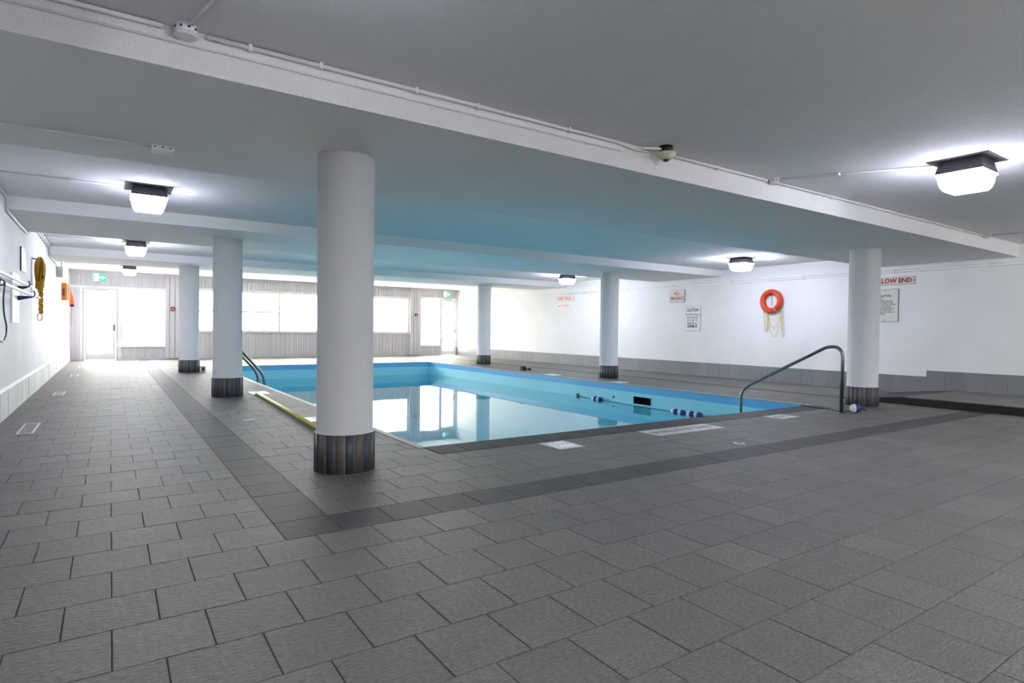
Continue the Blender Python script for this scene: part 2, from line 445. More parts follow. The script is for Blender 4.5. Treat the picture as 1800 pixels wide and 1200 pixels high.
# ------------------------------------------------------------------ ceiling slabs and beams
m = MB()
m.box(XL, XR, YB, 4.6, 2.63, 2.9); m.box(XL, XR, 4.6, 10.4, 2.64, 2.9)
m.box(XL, XR, 10.4, 16.2, 2.70, 2.9); m.box(XL, XR, 16.2, YF, 2.80, 3.0)
ceiling = m.build('ceiling', 'ceiling_stucco', kind='structure')
for (ya, yb, z) in ((3.53, 5.72, 2.42), (9.33, 11.45, 2.48), (15.35, 17.0, 2.53)):
    m = MB(); m.box(XL, XR, ya, yb, z, 2.85); m.build('beam', 'beam_paint', ceiling)

# ------------------------------------------------------------------ baseboards
bb = MB(); bb.box(XL, XL + 0.03, YB, YF, 0.0, 0.002)
base_l = bb.build('baseboard_left', 'base_tile_white', kind='structure')
y = YB
while y < YF - 0.05:
    l = min(0.31, YF - 0.02 - y)
    mm = MB(); mm.cur = random.uniform(0.95, 1.03); b = random.uniform(0.022, 0.028)
    mm.box(XL, XL + b, y + .002, y + l - .002, 0.002, 0.315)
    n = len(mm.v); mm.quad((XL + b, y + .002, .315), (XL + b, y + l - .002, .315), (XL, y + l - .002, .345), (XL, y + .002, .345))
    mm.build('skirting_tile', 'base_tile_white', base_l)
    y += 0.31
bb = MB(); bb.box(XR - 0.004, XR, YB, YF, 0.0, 0.34)
base_r = bb.build('baseboard_right', 'grout', kind='structure')
y = YB + 0.1
while y < YF - 0.05:
    l = min(0.301, YF - 0.02 - y)
    z0, z1 = (0.0, 0.34) if y + l / 2 > 4.83 else (0.0, 0.455)
    mm = MB(); mm.cur = random.uniform(0.92, 1.06)
    mm.box(XR - 0.014, XR - .004, y + .002, y + l - .002, z0, z1)
    mm.build('skirting_tile', 'base_tile_grey', base_r)
    y += 0.301

# ------------------------------------------------------------------ raised platform on the right, with a ramp at its end
PZ = 0.125
plat = thing('raised_platform', (STEP_X, 1.0, 0), 'low grey tiled platform with a black riser and a ramped end along the right wall', 'platform')
m = MB()
x1 = XR - 0.016
m.v = [(STEP_X, YB, 0), (x1, YB, 0), (x1, 5.30, 0), (STEP_X, 5.30, 0), (STEP_X, YB, PZ - .012), (x1, YB, PZ - .012), (x1, 4.35, PZ - .012), (STEP_X, 4.35, PZ - .012)]
for q in ((0, 3, 7, 4), (4, 7, 6, 5), (7, 3, 2, 6), (0, 4, 5, 1), (1, 5, 6, 2)): m.face(q)
m.build('riser', 'riser_dark', plat, label='black face of the platform step')
ny = int((4.35 - YB) / TL) + 1
for i in range(ny):
    y1 = 4.35 - i * TL; y0 = max(YB, y1 - TL)
    if y1 - y0 < 0.05: continue
    xs_ = [STEP_X - 0.012, STEP_X + 0.10] + [STEP_X + 0.10 + TW * j for j in range(1, 7)] + [x1]
    for a, b in zip(xs_[:-1], xs_[1:]):
        if b - a < 0.03: continue
        mm = MB(); mm.cur = random.uniform(0.92, 1.06); mm.box(a + GAP, b - GAP, y0 + GAP, y1 - GAP, PZ - .012, PZ)
        if y0 > -0.5: mm.build('platform_tile', 'floor_tile', plat)
        else: pass
for i in range(5):
    ya = 5.30 - i * 0.19; yb = ya - 0.19
    for j in range(7):
        a = STEP_X + j * TW; b = min(a + TW, x1)
        if b - a < .03: continue
        za, zb = (5.30 - ya) / 0.95 * (PZ - .012), (5.30 - yb) / 0.95 * (PZ - .012)
        mm = MB(); mm.cur = random.uniform(0.92, 1.05); g = GAP
        mm.v = [(a + g, yb + g, zb), (b - g, yb + g, zb), (b - g, ya - g, za), (a + g, ya - g, za)] + [(a + g, yb + g, zb + .012), (b - g, yb + g, zb + .012), (b - g, ya - g, za + .012), (a + g, ya - g, za + .012)]
        for q in ((4, 5, 6, 7), (0, 1, 5, 4), (1, 2, 6, 5), (2, 3, 7, 6), (3, 0, 4, 7)): mm.face(q)
        mm.build('ramp_tile', 'band_tile', plat)

# ------------------------------------------------------------------ swimming pool
pool = thing('swimming_pool', ((px0 + px1) / 2, (py0 + py1) / 2, 0), 'rectangular indoor swimming pool painted pale blue with a darker blue rim band', 'pool')
DS, DD = -1.35, -2.6
sk = (8.28, 8.76, -0.375, -0.225)
m = MB(); zt = -0.012
m.quad((px0, py0, DS), (px0, py0, zt), (px0, py1, zt), (px0, py1, DD))               # left
m.quad((px0, py0, zt), (px0, py0, DS), (px1, py0, DS), (px1, py0, zt))               # near
m.quad((px0, py1, DD), (px0, py1, zt), (px1, py1, zt), (px1, py1, DD))               # far
def rwall(y0, y1, z0, z1): m.quad((px1, y0, z1), (px1, y0, z0), (px1, y1, z0), (px1, y1, z1))
def dpt(y): return DS + (DD - DS) * (y - py0) / (py1 - py0)
m.quad((px1, py0, zt), (px1, py0, DS), (px1, sk[0], dpt(sk[0])), (px1, sk[0], zt))
m.quad((px1, sk[1], zt), (px1, sk[1], dpt(sk[1])), (px1, py1, DD), (px1, py1, zt))
rwall(sk[0], sk[1], sk[3], zt); m.quad((px1, sk[0], sk[2]), (px1, sk[0], dpt(sk[0])), (px1, sk[1], dpt(sk[1])), (px1, sk[1], sk[2]))
m.build('basin_wall', 'pool_paint', pool)
m = MB(); m.quad((px0, py0, DS), (px1, py0, DS), (px1, py1, DD), (px0, py1, DD)); m.build('basin_floor', 'pool_paint', pool)
m = MB(); b = 0.008; zb = -0.145
m.box(px0, px0 + b, py0, py1, zb, zt); m.box(px1 - b, px1, py0, py1, zb, zt); m.box(px0 + b, px1 - b, py0, py0 + b, zb, zt); m.box(px0 + b, px1 - b, py1 - b, py1, zb, zt)
m.build('rim_band', 'pool_band', pool, label='darker blue band under the pool rim')
sx = px1
m = MB(); dpth = 0.22
m.quad((sx, sk[0], sk[2]), (sx, sk[1], sk[2]), (sx + dpth, sk[1], sk[2]), (sx + dpth, sk[0], sk[2]))
m.quad((sx, sk[0], sk[3]), (sx + dpth, sk[0], sk[3]), (sx + dpth, sk[1], sk[3]), (sx, sk[1], sk[3]))
m.quad((sx, sk[0], sk[2]), (sx + dpth, sk[0], sk[2]), (sx + dpth, sk[0], sk[3]), (sx, sk[0], sk[3]))
m.quad((sx, sk[1], sk[2]), (sx, sk[1], sk[3]), (sx + dpth, sk[1], sk[3]), (sx + dpth, sk[1], sk[2]))
m.quad((sx + dpth, sk[0], sk[2]), (sx + dpth, sk[1], sk[2]), (sx + dpth, sk[1], sk[3]), (sx + dpth, sk[0], sk[3]))
skm = m.build('skimmer', 'black_plastic', pool, label='dark skimmer slot in the right pool wall')
m = MB(); t = 0.02
m.box(sx - .012, sx, sk[0] - t, sk[0], sk[2] - t, sk[3] + t); m.box(sx - .012, sx, sk[1], sk[1] + t, sk[2] - t, sk[3] + t)
m.box(sx - .012, sx, sk[0], sk[1], sk[2] - t, sk[2]); m.box(sx - .012, sx, sk[0], sk[1], sk[3], sk[3] + t)
m.build('skimmer_frame', 'pool_paint', skm)
for yy in (9.35,):
    MB().lathe(yy, -0.30, [(0.022, px1), (0.022, px1 - 0.012), (0.008, px1 - 0.014)], 14, axis='x').build('return_fitting', 'black_plastic', pool)
# coping: near side in dark tiles, other sides in a slim rounded lip
x = px0
while x < px1 - 0.02:
    b = min(x + TW, px1); mm = MB(); mm.cur = random.uniform(0.93, 1.06)
    mm.box(x + GAP, b - GAP, py0 - COPE + GAP, py0 + 0.015, -0.012, 0.002, chamfer=0.004); mm.build('coping_tile', 'coping_dark', pool); x += TW
m = MB()
for a, b_, c, d in ((px0 - 0.06, px0 + 0.015, py0, py1), (px1 - 0.015, px1 + 0.06, py0, py1), (px0 - .06, px1 + .06, py1 - .015, py1 + 0.06)):
    m.box(a, b_, c, d, -0.014, 0.0035, chamfer=0.004)
m.build('coping_lip', 'lip_tile', pool, label='pale rounded lip along the long sides')
m = MB(); nx, ny = 2, 2
m.quad((px0 + .001, py0 + .001, -0.40), (px1 - .001, py0 + .001, -0.40), (px1 - .001, py1 - .001, -0.40), (px0 + .001, py1 - .001, -0.40))
m.build('pool_water', 'water', label='still clear water in the swimming pool mirroring windows and wall', cat='water')

# ------------------------------------------------------------------ columns
def column(x, y, ztop, label):
    c = thing('column', (x, y, 0), label, 'column', 'round columns around the pool')
    m = MB(); m.lathe(x, y, [(0.2288, 0.0), (0.2288, 0.297), (0.214, 0.306), (0.214, ztop)], 64); m.build('shaft', 'column_paint', c)
    n = 20; r0, r1 = 0.2290, 0.2312
    for i in range(n):
        a0 = 2 * math.pi * (i + 0.022) / n; a1 = 2 * math.pi * (i + 0.978) / n
        mm = MB(); mm.cur = random.uniform(0.85, 1.15)
        aa = [a0, (a0 + a1) / 2, a1]
        for z in (0.003, 0.298):
            for r in (r0 - .004, r1):
                for a in aa: mm.v.append((x + r * math.cos(a), y + r * math.sin(a), z))
        for j in range(2):
            mm.face((3 + j, 4 + j, 10 + j, 9 + j), True); mm.face((6 + j, 9 + j, 10 + j, 7 + j)); mm.face((0 + j, 1 + j, 4 + j, 3 + j))
        mm.face((0, 3, 9, 6)); mm.face((2, 8, 11, 5))
        mm.build('base_tile', 'column_tile_brown' if i % 2 else 'column_tile_blue', c)
column(1.525, 4.59, 2.42, 'thick white round column nearest the camera, base of brown and blue-grey tiles')
column(9.70, 4.63, 2.42, 'white round column at the right behind the steel handrail')
column(1.545, 10.36, 2.48, 'white round column second along the left pool side, beside the ladder')
column(9.82, 10.45, 2.48, 'white round column at the middle of the right pool side')
column(1.575, 16.2, 2.53, 'white round column at the far left before the door and windows')
column(9.93, 16.35, 2.53, 'white round column farthest at the right, near the far corner')

# ------------------------------------------------------------------ ceiling lamps
def lamp(x, y, zc, label, k=1.0, neutral=False):
    t = thing('ceiling_lamp', (x, y, zc), label, 'lamp', 'square ceiling lamps with bright lenses')
    MB().box(x - .225, x + .225, y - .225, y + .225, zc - 0.006, zc - 0.0005).build('mounting_plate', 'lamp_plate', t)
    m = MB(); m.frustum(x, y, zc - 0.115, zc - 0.006, 0.35, 0.35, 0.30, 0.30); m.build('housing', 'lamp_bronze', t)
    m = MB(); m.box(x - .1745, x + .1745, y - .1745, y + .1745, zc - 0.132, zc - 0.1155)
    m.frustum(x, y, zc - 0.195, zc - 0.1325, 0.312, 0.312, 0.325, 0.325); m.frustum(x, y, zc - 0.235, zc - 0.1955, 0.285, 0.285, 0.312, 0.312); m.frustum(x, y, zc - 0.262, zc - 0.2355, 0.245, 0.245, 0.285, 0.285)
    m.build('lens', lens_mat(k, neutral), t, label='glowing white prismatic lens')
    return t
lamp(6.22, 2.14, 2.63, 'square ceiling lamp nearest at the upper right, largest in view', 0.5)
lamp(0.60, 2.15, 2.63, 'square ceiling lamp above the top edge at the left, mostly known by its glow', 0.12)
lamp(11.2, 0.75, 2.63, 'square ceiling lamp past the right edge of the picture over the platform', 0.75, True)
lamp(3.4, -1.8, 2.63, 'square fill lamp added unseen behind the camera, left of the pair', 2.6, True)  # made-up fill lamp, out of view, brightens the near column and ceiling
lamp(8.6, -1.8, 2.63, 'square fill lamp added unseen behind the camera, right of the pair', 0.65, True)  # second added fill lamp, lifts the ceiling at the near right
lamp(0.36, 7.83, 2.64, 'square ceiling lamp nearest at the left, between first and second beams', 0.36)
lamp(0.41, 13.5, 2.70, 'square ceiling lamp second at the left, between second and third beams', 0.7)
lamp(0.46, 20.3, 2.80, 'square ceiling lamp farthest at the left, before the far door', 0.8)
lamp(10.85, 13.3, 2.70, 'square ceiling lamp farthest at the right, above the deep end sign', 0.9)
lamp(10.74, 7.55, 2.64, 'square ceiling lamp at the right above the orange ring buoy', 0.88)

# ------------------------------------------------------------------ conduits, boxes, detector
def smooth_path(pts, n=6):
    pts = [Vector(p) for p in pts]; out = []
    for i in range(len(pts) - 1):
        p0 = pts[max(i - 1, 0)]; p1 = pts[i]; p2 = pts[i + 1]; p3 = pts[min(i + 2, len(pts) - 1)]
        for j in range(n):
            t = j / n
            out.append(0.5 * ((2 * p1) + (-p0 + p2) * t + (2 * p0 - 5 * p1 + 4 * p2 - p3) * t * t + (-p0 + 3 * p1 - 3 * p2 + p3) * t ** 3))
    out.append(pts[-1]); return out
def conduit(name, label, paths, r=0.012, clamps=(), group='painted conduit runs'):
    p0 = paths[0][0]
    t = thing(name, p0, label, 'conduit', group)
    for p in paths: MB().tube(p, r, 8).build('pipe', 'conduit_paint', t)
    for (x0, x1, y0, y1, z0, z1) in clamps: MB().box(x0, x1, y0, y1, z0, z1).build('clamp', 'conduit_paint', t)
    return t
BY = 3.53
cl = [(x, x + 0.02, BY - 0.036, BY - 0.001, 2.592, 2.629) for x in (-0.5, 0.62, 1.0, 1.6, 2.05, 2.85, 4.6, 6.6, 7.6, 9.0, 10.2)]
conduit('conduit', 'twin white conduit along the top of the nearest beam, with clamps',
        [[(XL, BY - 0.02, 2.612), (0.22, BY - 0.02, 2.612)], [(0.42, BY - 0.02, 2.612), (3.35, BY - 0.02, 2.612)],
         smooth_path([(3.35, BY - 0.02, 2.612), (3.48, BY - 0.02, 2.60), (3.58, BY - 0.02, 2.59), (3.70, BY - 0.02, 2.60), (3.85, BY - 0.02, 2.612)]),
         [(3.85, BY - 0.02, 2.612), (5.38, BY - 0.02, 2.612)], [(5.54, BY - 0.02, 2.612), (10.95, BY - 0.02, 2.612)]], 0.013, cl)
conduit('conduit', 'thinner white conduit under the twin run on the nearest beam face',
        [[(XL, BY - 0.009, 2.553), (3.4, BY - 0.009, 2.553)]], 0.007)
conduit('conduit', 'conduit crossing the ceiling from round box to lamp above the top edge', [[(0.34, 3.42, 2.618), (0.55, 2.375, 2.618)]], 0.011, [(0.40, 0.46, 2.92, 2.94, 2.60, 2.629)])
conduit('conduit', 'conduit crossing the ceiling from small round box to nearest right lamp', [[(5.47, 3.42, 2.618), (6.12, 2.37, 2.618)]], 0.009, [(5.70, 5.75, 2.98, 3.0, 2.605, 2.629)])
conduit('conduit', 'conduit at the far right running from beam end box toward the right edge', [[(11.02, 3.44, 2.618), (11.15, 1.2, 2.618)]], 0.010)
conduit('conduit', 'thin conduit on the nearest beam underside ending at a white box', [[(XL, 5.13, 2.412), (0.25, 5.13, 2.412)]], 0.007, [(-0.4, -0.38, 5.115, 5.145, 2.40, 2.419)])
conduit('conduit', 'thin conduit from left wall to the nearest left lamp', [[(XL, 7.86, 2.630), (0.135, 7.86, 2.630)]], 0.008, [(-0.36, -0.34, 7.845, 7.875, 2.61, 2.639)])
conduit('conduit', 'thin conduit from left wall to the second left lamp', [[(XL, 13.5, 2.69), (0.185, 13.5, 2.69)]], 0.008)
conduit('conduit', 'thin conduit from left wall to the farthest left lamp', [[(XL, 20.3, 2.79), (0.235, 20.3, 2.79)]], 0.008)
conduit('conduit', 'conduit following left wall top and stepping under the beams',
        [[(XL + .02, 5.9, 2.61), (XL + .02, 9.2, 2.61), (XL + .02, 9.29, 2.60), (XL + .02, 9.29, 2.46), (XL + .02, 9.4, 2.45), (XL + .02, 11.5, 2.45)],
         [(XL + .02, 11.5, 2.45), (XL + .02, 11.52, 2.66), (XL + .02, 15.2, 2.67), (XL + .02, 15.31, 2.66), (XL + .02, 15.31, 2.51), (XL + .02, 17.0, 2.50)],
         [(XL + .05, 11.52, 2.67), (XL + .05, 15.2, 2.68)]], 0.014)
s1 = [(XR - 0.05, XR, yy, yy + 0.03, 2.27, 2.37) for yy in (3.9, 5.4, 7.2, 9.0, 10.8, 12.5, 14.4)]
conduit('conduit', 'two parallel conduits along the upper right wall above the signs',
        [[(XR - .018, -2.0, 2.345), (XR - .018, YF - .1, 2.345)], [(XR - .018, -2.0, 2.30), (XR - .018, 15.6, 2.30)]], 0.010, [(XR - .032, XR - .001, c[2], c[3], 2.275, 2.365) for c in s1])
conduit('conduit', 'short conduit dropping from the farthest right lamp to the wall', [[(11.08, 13.3, 2.69), (XR - .03, 13.3, 2.69), (XR - .02, 13.3, 2.36)]], 0.009)
def round_box(x, y, z, r, h, label):
    t = thing('junction_box', (x, y, z), label, 'box', 'ceiling junction boxes')
    MB().lathe(x, y, [(r * .98, z - 0.0005), (r, z - h), ], 20).build('body', 'conduit_paint', t)
    MB().lathe(x, y, [(r * 1.06, z - h - .0002), (r * 1.06, z - h - .008), (r * .9, z - h - .012)], 24).build('cover', 'conduit_paint', t)
    for a in (200, 240, 280, 320):
        ca, sa = math.cos(math.radians(a)), math.sin(math.radians(a))
        MB().tube([(x + ca * r * .97, y + sa * r * .97, z - h * .5), (x + ca * (r + .003), y + sa * (r + .003), z - h * .5)], 0.006, 8).build('knockout', 'vent_dark', t)
round_box(0.32, BY - 0.055, 2.63, 0.052, 0.05, 'white round junction box on the nearest beam at upper left')
round_box(5.46, BY - 0.05, 2.63, 0.045, 0.04, 'white round junction box on the nearest beam at right of smoke detector')
round_box(10.98, BY - 0.045, 2.63, 0.045, 0.04, 'white round junction box at the right end of nearest beam')
t = thing('junction_box', (0.32, 5.13, 2.42), 'white square junction box under the nearest beam at left', 'box', 'ceiling junction boxes')
MB().box(0.25, 0.39, 5.07, 5.19, 2.382, 2.4195).build('body', 'conduit_paint', t)
for kx in (.27, .32, .37): MB().tube([(kx, 5.0705, 2.404), (kx, 5.067, 2.404)], 0.006, 8).build('knockout', 'vent_dark', t)
t = thing('smoke_detector', (3.80, 3.40, 2.63), 'cream smoke detector on a black base beside nearest beam conduit', 'detector')
MB().lathe(3.80, 3.40, [(0.055, 2.6295), (0.052, 2.575)], 28).build('base', 'black_plastic', t)
MB().lathe(3.80, 3.40, [(0.078, 2.5745), (0.078, 2.558), (0.045, 2.525), (0.032, 2.52)], 28).build('cover', 'detector_cream', t)
MB().lathe(3.80, 3.40, [(0.022, 2.5195), (0.020, 2.508)], 16).build('sensor', 'black_plastic', t)
MB().tube(smooth_path([(3.60, 3.475, 2.60), (3.66, 3.44, 2.60), (3.745, 3.405, 2.600)]), 0.011, 8).build('cable', 'conduit_paint', t)

# ------------------------------------------------------------------ signs on the right wall
def wall_sign(name, y0, y1, z0, z1, label, panel, lines, edge='sign_edge', rounded=True, screws=(), border=True, thick=0.006):
    """lines: (text, size, y centre or None, z, ink, bold, width, align)"""
    yc = (y0 + y1) / 2; x = XR
    t = thing(name, (x, yc, z0), label, 'sign')
    if border: MB().box(x - thick, x - .0005, y0 - .006, y1 + .006, z0 - .006, z1 + .006).build('edge', edge, t)
    MB().box(x - thick - .003, x - (thick if border else .0005), y0, y1, z0, z1).build('panel', panel, t)
    for (tx, size, yy, zz, ink, bold, wd, al) in lines:
        text_mesh(tx, size, (x - thick - .0035, yc if yy is None else yy, zz), (0, -1, 0), (0, 0, 1), ink, t, bold=bold, width=wd, align=al, depth=0.0006)
    for (yy, zz) in screws: MB().lathe(yy, zz, [(0.010, x - thick - .003), (0.009, x - thick - .007)], 10, axis='x').build('screw', 'black_plastic', t)
    return t
wall_sign('sign', 14.95, 15.92, 2.085, 2.245, 'narrow faded DEEP END sign on the far right wall', 'sign_pink', [('DEEP  END', 0.13, None, 2.165, 'ink_faded_red', 0.002, 0.70, 'CENTER')], edge='ink_faded_red')
wall_sign('sign', 15.10, 15.80, 1.86, 1.99, 'white NO DIVING sign below the DEEP END sign', 'sign_white', [('NO DIVING', 0.12, None, 1.925, 'ink_faded_red', 0.002, 0.58, 'CENTER')], border=False)
wall_sign('sign', 10.44, 10.93, 1.90, 2.21, 'pink and white NO SMOKING sign on the right wall', 'sign_pink',
          [('NO', 0.12, 10.70, 2.12, 'ink_red', 0.002, 0.17, 'CENTER'), ('SMOKING', 0.12, None, 1.995, 'ink_red', 0.002, 0.44, 'CENTER')], screws=((10.69, 2.195), (10.69, 1.915)), thick=0.015)
wall_sign('sign', 9.93, 10.42, 1.14, 1.775, 'white CAUTION flotation rings sign left of the orange ring buoy', 'sign_white',
          [('CAUTION', 0.115, None, 1.675, 'ink_black', 0.003, 0.37, 'CENTER'), ('FLOTATION RINGS', 0.075, None, 1.56, 'ink_grey', 0.001, 0.43, 'CENTER'), ('ARE TO BE USED', 0.075, None, 1.485, 'ink_grey', 0.001, 0.35, 'CENTER'),
           ('IN CASE OF', 0.075, None, 1.41, 'ink_grey', 0.001, 0.33, 'CENTER'), ('EMERGENCY', 0.075, None, 1.335, 'ink_grey', 0.001, 0.34, 'CENTER'), ('ONLY', 0.095, None, 1.26, 'ink_black', 0.005, 0.33, 'CENTER')],
          edge='ink_grey', screws=((10.175, 1.76), (10.175, 1.155)))
wall_sign('sign', 5.06, 6.02, 2.065, 2.20, 'long red lettered SHALLOW END sign partly behind the right column', 'sign_pink',
          [('SHALLOW END', 0.115, 5.505, 2.135, 'ink_red', 0.004, 0.80, 'CENTER')], screws=((5.075, 2.13),))
body = 'THIS POOL IS\nUNSUPERVISED. BATHERS\nUNDER 12 YEARS OF AGE\nARE NOT ALLOWED WITHIN\nTHE POOL ENCLOSURE\nUNLESS ACCOMPANIED BY\nA PARENT OR HIS AGENT\nWHO IS NOT LESS THAN 16\nYEARS OF AGE'
wall_sign('sign', 5.33, 5.79, 1.36, 1.975, 'cream CAUTION notice with small print below the SHALLOW END sign', 'sign_cream',
          [('CAUTION', 0.065, 5.56, 1.85, 'ink_black', 0.0015, 0.21, 'CENTER'), (body, 0.036, 5.755, 1.645, 'ink_black', 0.0005, 0.38, 'LEFT')], edge='ink_black', screws=((5.56, 1.955), (5.56, 1.385)), thick=0.012)

# ring buoy with its line
ry, rz = 7.93, 1.83; rx = XR - 0.075
t = thing('ring_buoy', (XR, ry, rz), 'orange-red ring buoy hung on the right wall with looped yellow line', 'life ring')
m = MB(); m.tube([(rx, ry + 0.212 * math.cos(a), rz + 0.212 * math.sin(a)) for a in [2 * math.pi * i / 48 for i in range(48)]], 0.062, 18, closed=True); m.build('ring', 'ring_orange', t)
for a in (238,):
    c, s_ = math.cos(math.radians(a)), math.sin(math.radians(a))
    cy_, cz_ = ry + .212 * c, rz + .212 * s_
    m = MB(); m.tube([(rx + .065 * math.sin(b), cy_ + .065 * math.cos(b) * c, cz_ + .065 * math.cos(b) * s_) for b in [2 * math.pi * i / 16 for i in range(16)]], 0.008, 6, closed=True)
    m.build('strap', 'rope_yellow', t)
MB().tube([(XR - 0.005, ry + 0.02, rz + 0.15), (XR - 0.10, ry + 0.02, rz + 0.145), (XR - 0.12, ry + .02, rz + 0.17)], 0.010, 8).build('hook', 'steel', t)
MB().box(XR - .012, XR - .0005, ry + .01, ry + .035, rz - 0.10, rz + 0.16).build('hook_plate', 'box_grey', t)
m = MB(); rxx = XR - 0.03
def hang(y0, z0, y1, z1, drop, r=0.0042, xo=0.0):
    pts = []
    for i in range(15):
        u = i / 14; pts.append((rxx - xo, y0 + (y1 - y0) * (u + 0.12 * math.sin(2 * math.pi * u)), z0 + (z1 - z0) * u - drop * (1 - (2 * u - 1) ** 4)))
    m.tube(pts, r, 6)
hang(8.10, 1.60, 7.72, 1.62, 0.20); hang(8.06, 1.60, 7.70, 1.60, 0.36, xo=.012); hang(8.03, 1.58, 7.70, 1.62, 0.40); hang(8.00, 1.30, 7.72, 1.30, 0.27, xo=.01)
hang(8.02, 1.36, 7.76, 1.28, 0.28); hang(8.14, 1.62, 8.02, 1.3, 0.26); hang(8.14, 1.60, 8.01, 1.58, 0.47); hang(7.99, 1.55, 7.83, 1.6, 0.06)
for yy, zl in ((7.70, 1.10), (7.66, 1.03), (7.64, 1.0), (7.69, 1.2)): m.tube(smooth_path([(rxx, yy + .03, 1.63), (rxx, yy + .015, 1.4), (rxx, yy - .01, 1.2), (rxx, yy, zl)], 4), 0.0042, 6)
for yy in (8.06, 8.03, 8.0): m.tube(smooth_path([(rxx, yy, 1.62), (rxx, yy + .012, 1.45), (rxx, yy - .006, 1.15)], 4), 0.0042, 6)
m.build('rope', 'rope_yellow', t, label='thin pale yellow line hanging in loops')

# ------------------------------------------------------------------ left wall fittings
def left_panel(name, y0, y1, z0, z1, label, mat, thick=0.02, edge=None, cat='panel'):
    t = thing(name, (XL, (y0 + y1) / 2, z0), label, cat)
    MB().box(XL + .0005, XL + thick, y0, y1, z0, z1).build('panel', mat, t)
    if edge: MB().box(XL + .0005, XL + thick + .002, y0 - .02, y0 - .0005, z0 - .005, z1 + .005).build('edge', edge, t)
    for zz in (z0 + .04, z1 - .04): MB().lathe((y0 + y1) / 2, zz, [(0.010, XL + thick), (0.008, XL + thick + .005)], 8, axis='x').build('screw', 'vent_dark', t)
    return t
left_panel('notice_board', 10.75, 11.28, 1.85, 2.18, 'white sign with black edge, high on the left wall above the pole rack', 'sign_white', 0.015, 'ink_black', 'sign')
left_panel('notice_board', 13.9, 14.45, 1.21, 1.72, 'plain white board on the left wall right of the yellow rope', 'sign_white', 0.015, None, 'board')
def pole_rack(y0, y1, label, yb):
    t = thing('pole_rack', (XL, (y0 + y1) / 2, 1.12), label, 'rack', 'wall racks holding the pool poles')
    MB().box(XL + .0005, XL + .022, y0, y1, 1.12, 1.755).build('backboard', 'sign_white', t)
    for z, reach in ((1.63, 0.105), (1.50, 0.155)):
        m = MB(); xa = XL + .022; g = 0.014
        m.v += [(xa, yb - g, z - .085), (xa, yb + g, z - .085), (xa, yb + g, z - .023), (xa, yb - g, z - .023),
                (xa + reach, yb - g, z - .042), (xa + reach, yb + g, z - .042), (xa + reach, yb + g, z - .023), (xa + reach, yb - g, z - .023)]
        for q in ((0, 3, 2, 1), (4, 5, 6, 7), (0, 1, 5, 4), (1, 2, 6, 5), (2, 3, 7, 6), (3, 0, 4, 7)): m.face(q)
        m.tube(smooth_path([(xa + reach - .035, yb, z - .030), (xa + reach, yb, z - .032), (xa + reach + .022, yb, z - .01), (xa + reach + .022, yb, z + .02), (xa + reach + .008, yb, z + .05)], 4), 0.008, 8)
        m.build('bracket', 'navy_plastic', t)
    for zz in (1.16, 1.71): MB().lathe((y0 + y1) / 2, zz, [(0.010, XL + .022), (0.008, XL + .027)], 8, axis='x').build('screw', 'vent_dark', t)
pole_rack(9.75, 10.40, 'white backboard with navy hooks carrying the right ends of the poles', 10.25)
pole_rack(6.7, 7.25, 'navy pole hooks at the left frame edge carrying the pole middles', 7.18)
def pole(x, y0, y1, z, r, label):
    t = thing('pool_pole', (x, (y0 + y1) / 2, z), label, 'pole', 'poles on the left wall rack')
    MB().tube([(x, y0, z), (x, y1 - .25, z)], r, 12).build('shaft', 'frame_white', t)
    MB().tube([(x, y1 - .25, z), (x, y1, z)], r * 0.86, 12).build('tip', 'frame_white', t)
    MB().tube([(x, y1 - .52, z), (x, y1 - .42, z)], r * 1.2, 12).build('collar', 'navy_plastic', t)
pole(XL + .112, 3.6, 10.85, 1.63, 0.019, 'upper white telescopic pole on the left wall hooks')
pole(XL + .162, 3.6, 11.4, 1.50, 0.019, 'lower white telescopic pole on the left wall hooks, reaching farther right')
cx_ = XL + .193
t = thing('cord', (cx_, 7.9, 1.5), 'thin dark blue cord hanging in a loop from the lower pole', 'cord')
MB().tube([(cx_ - .031 + .029 * math.cos(a), 7.55, 1.50 + .029 * math.sin(a)) for a in [2 * math.pi * i / 16 for i in range(16)]], 0.007, 6, closed=True).build('hanging_loop', 'navy_plastic', t)
MB().tube(smooth_path([(cx_ + .003, 7.55, 1.50), (cx_ + .002, 7.45, 1.35), (cx_, 7.5, 1.20), (cx_, 7.65, 1.08), (cx_, 7.62, 0.99), (cx_, 7.40, 0.93), (cx_, 7.1, 0.96)]), 0.007, 8).build('strand', 'navy_plastic', t)
# coil of yellow rope
yc, xc = 12.3, XL + 0.095
t = thing('rope_coil', (XL, yc, 1.2), 'thick bundle of old yellow rope hung on the left wall', 'rope')
m = MB()
for i in range(16):
    a = random.uniform(-0.02, 0.02); bb_ = random.uniform(-0.06, 0.06); w_ = random.uniform(0.032, 0.060); h_ = random.uniform(0.22, 0.28)
    pts = [(xc + a + w_ * math.cos(u) * (0.75 + 0.25 * math.sin(u)), yc + bb_ + 0.05 * math.sin(u * 2), 1.90 + h_ * math.sin(u) + a * .3) for u in [2 * math.pi * k / 24 for k in range(24)]]
    m.tube(pts, 0.012, 7, closed=True)
m.build('coil', 'rope_gold', t)
m = MB()
for k in range(4): m.tube([(xc + .048 * math.cos(u), yc + .08 * math.sin(u), 1.70 + k * .022 + .01 * math.cos(u)) for u in [2 * math.pi * j / 18 for j in range(18)]], 0.013, 7, closed=True)
m.build('wrap', 'rope_gold', t)
m = MB()
for ph in (0, 2.1, 4.2): m.tube([(xc + .015 + .022 * math.cos(ph + z * 9) , yc + .022 * math.sin(ph + z * 9), 1.68 - 0.40 * z) for z in [i / 18 for i in range(19)]], 0.014, 7)
m.build('tail', 'rope_gold', t)
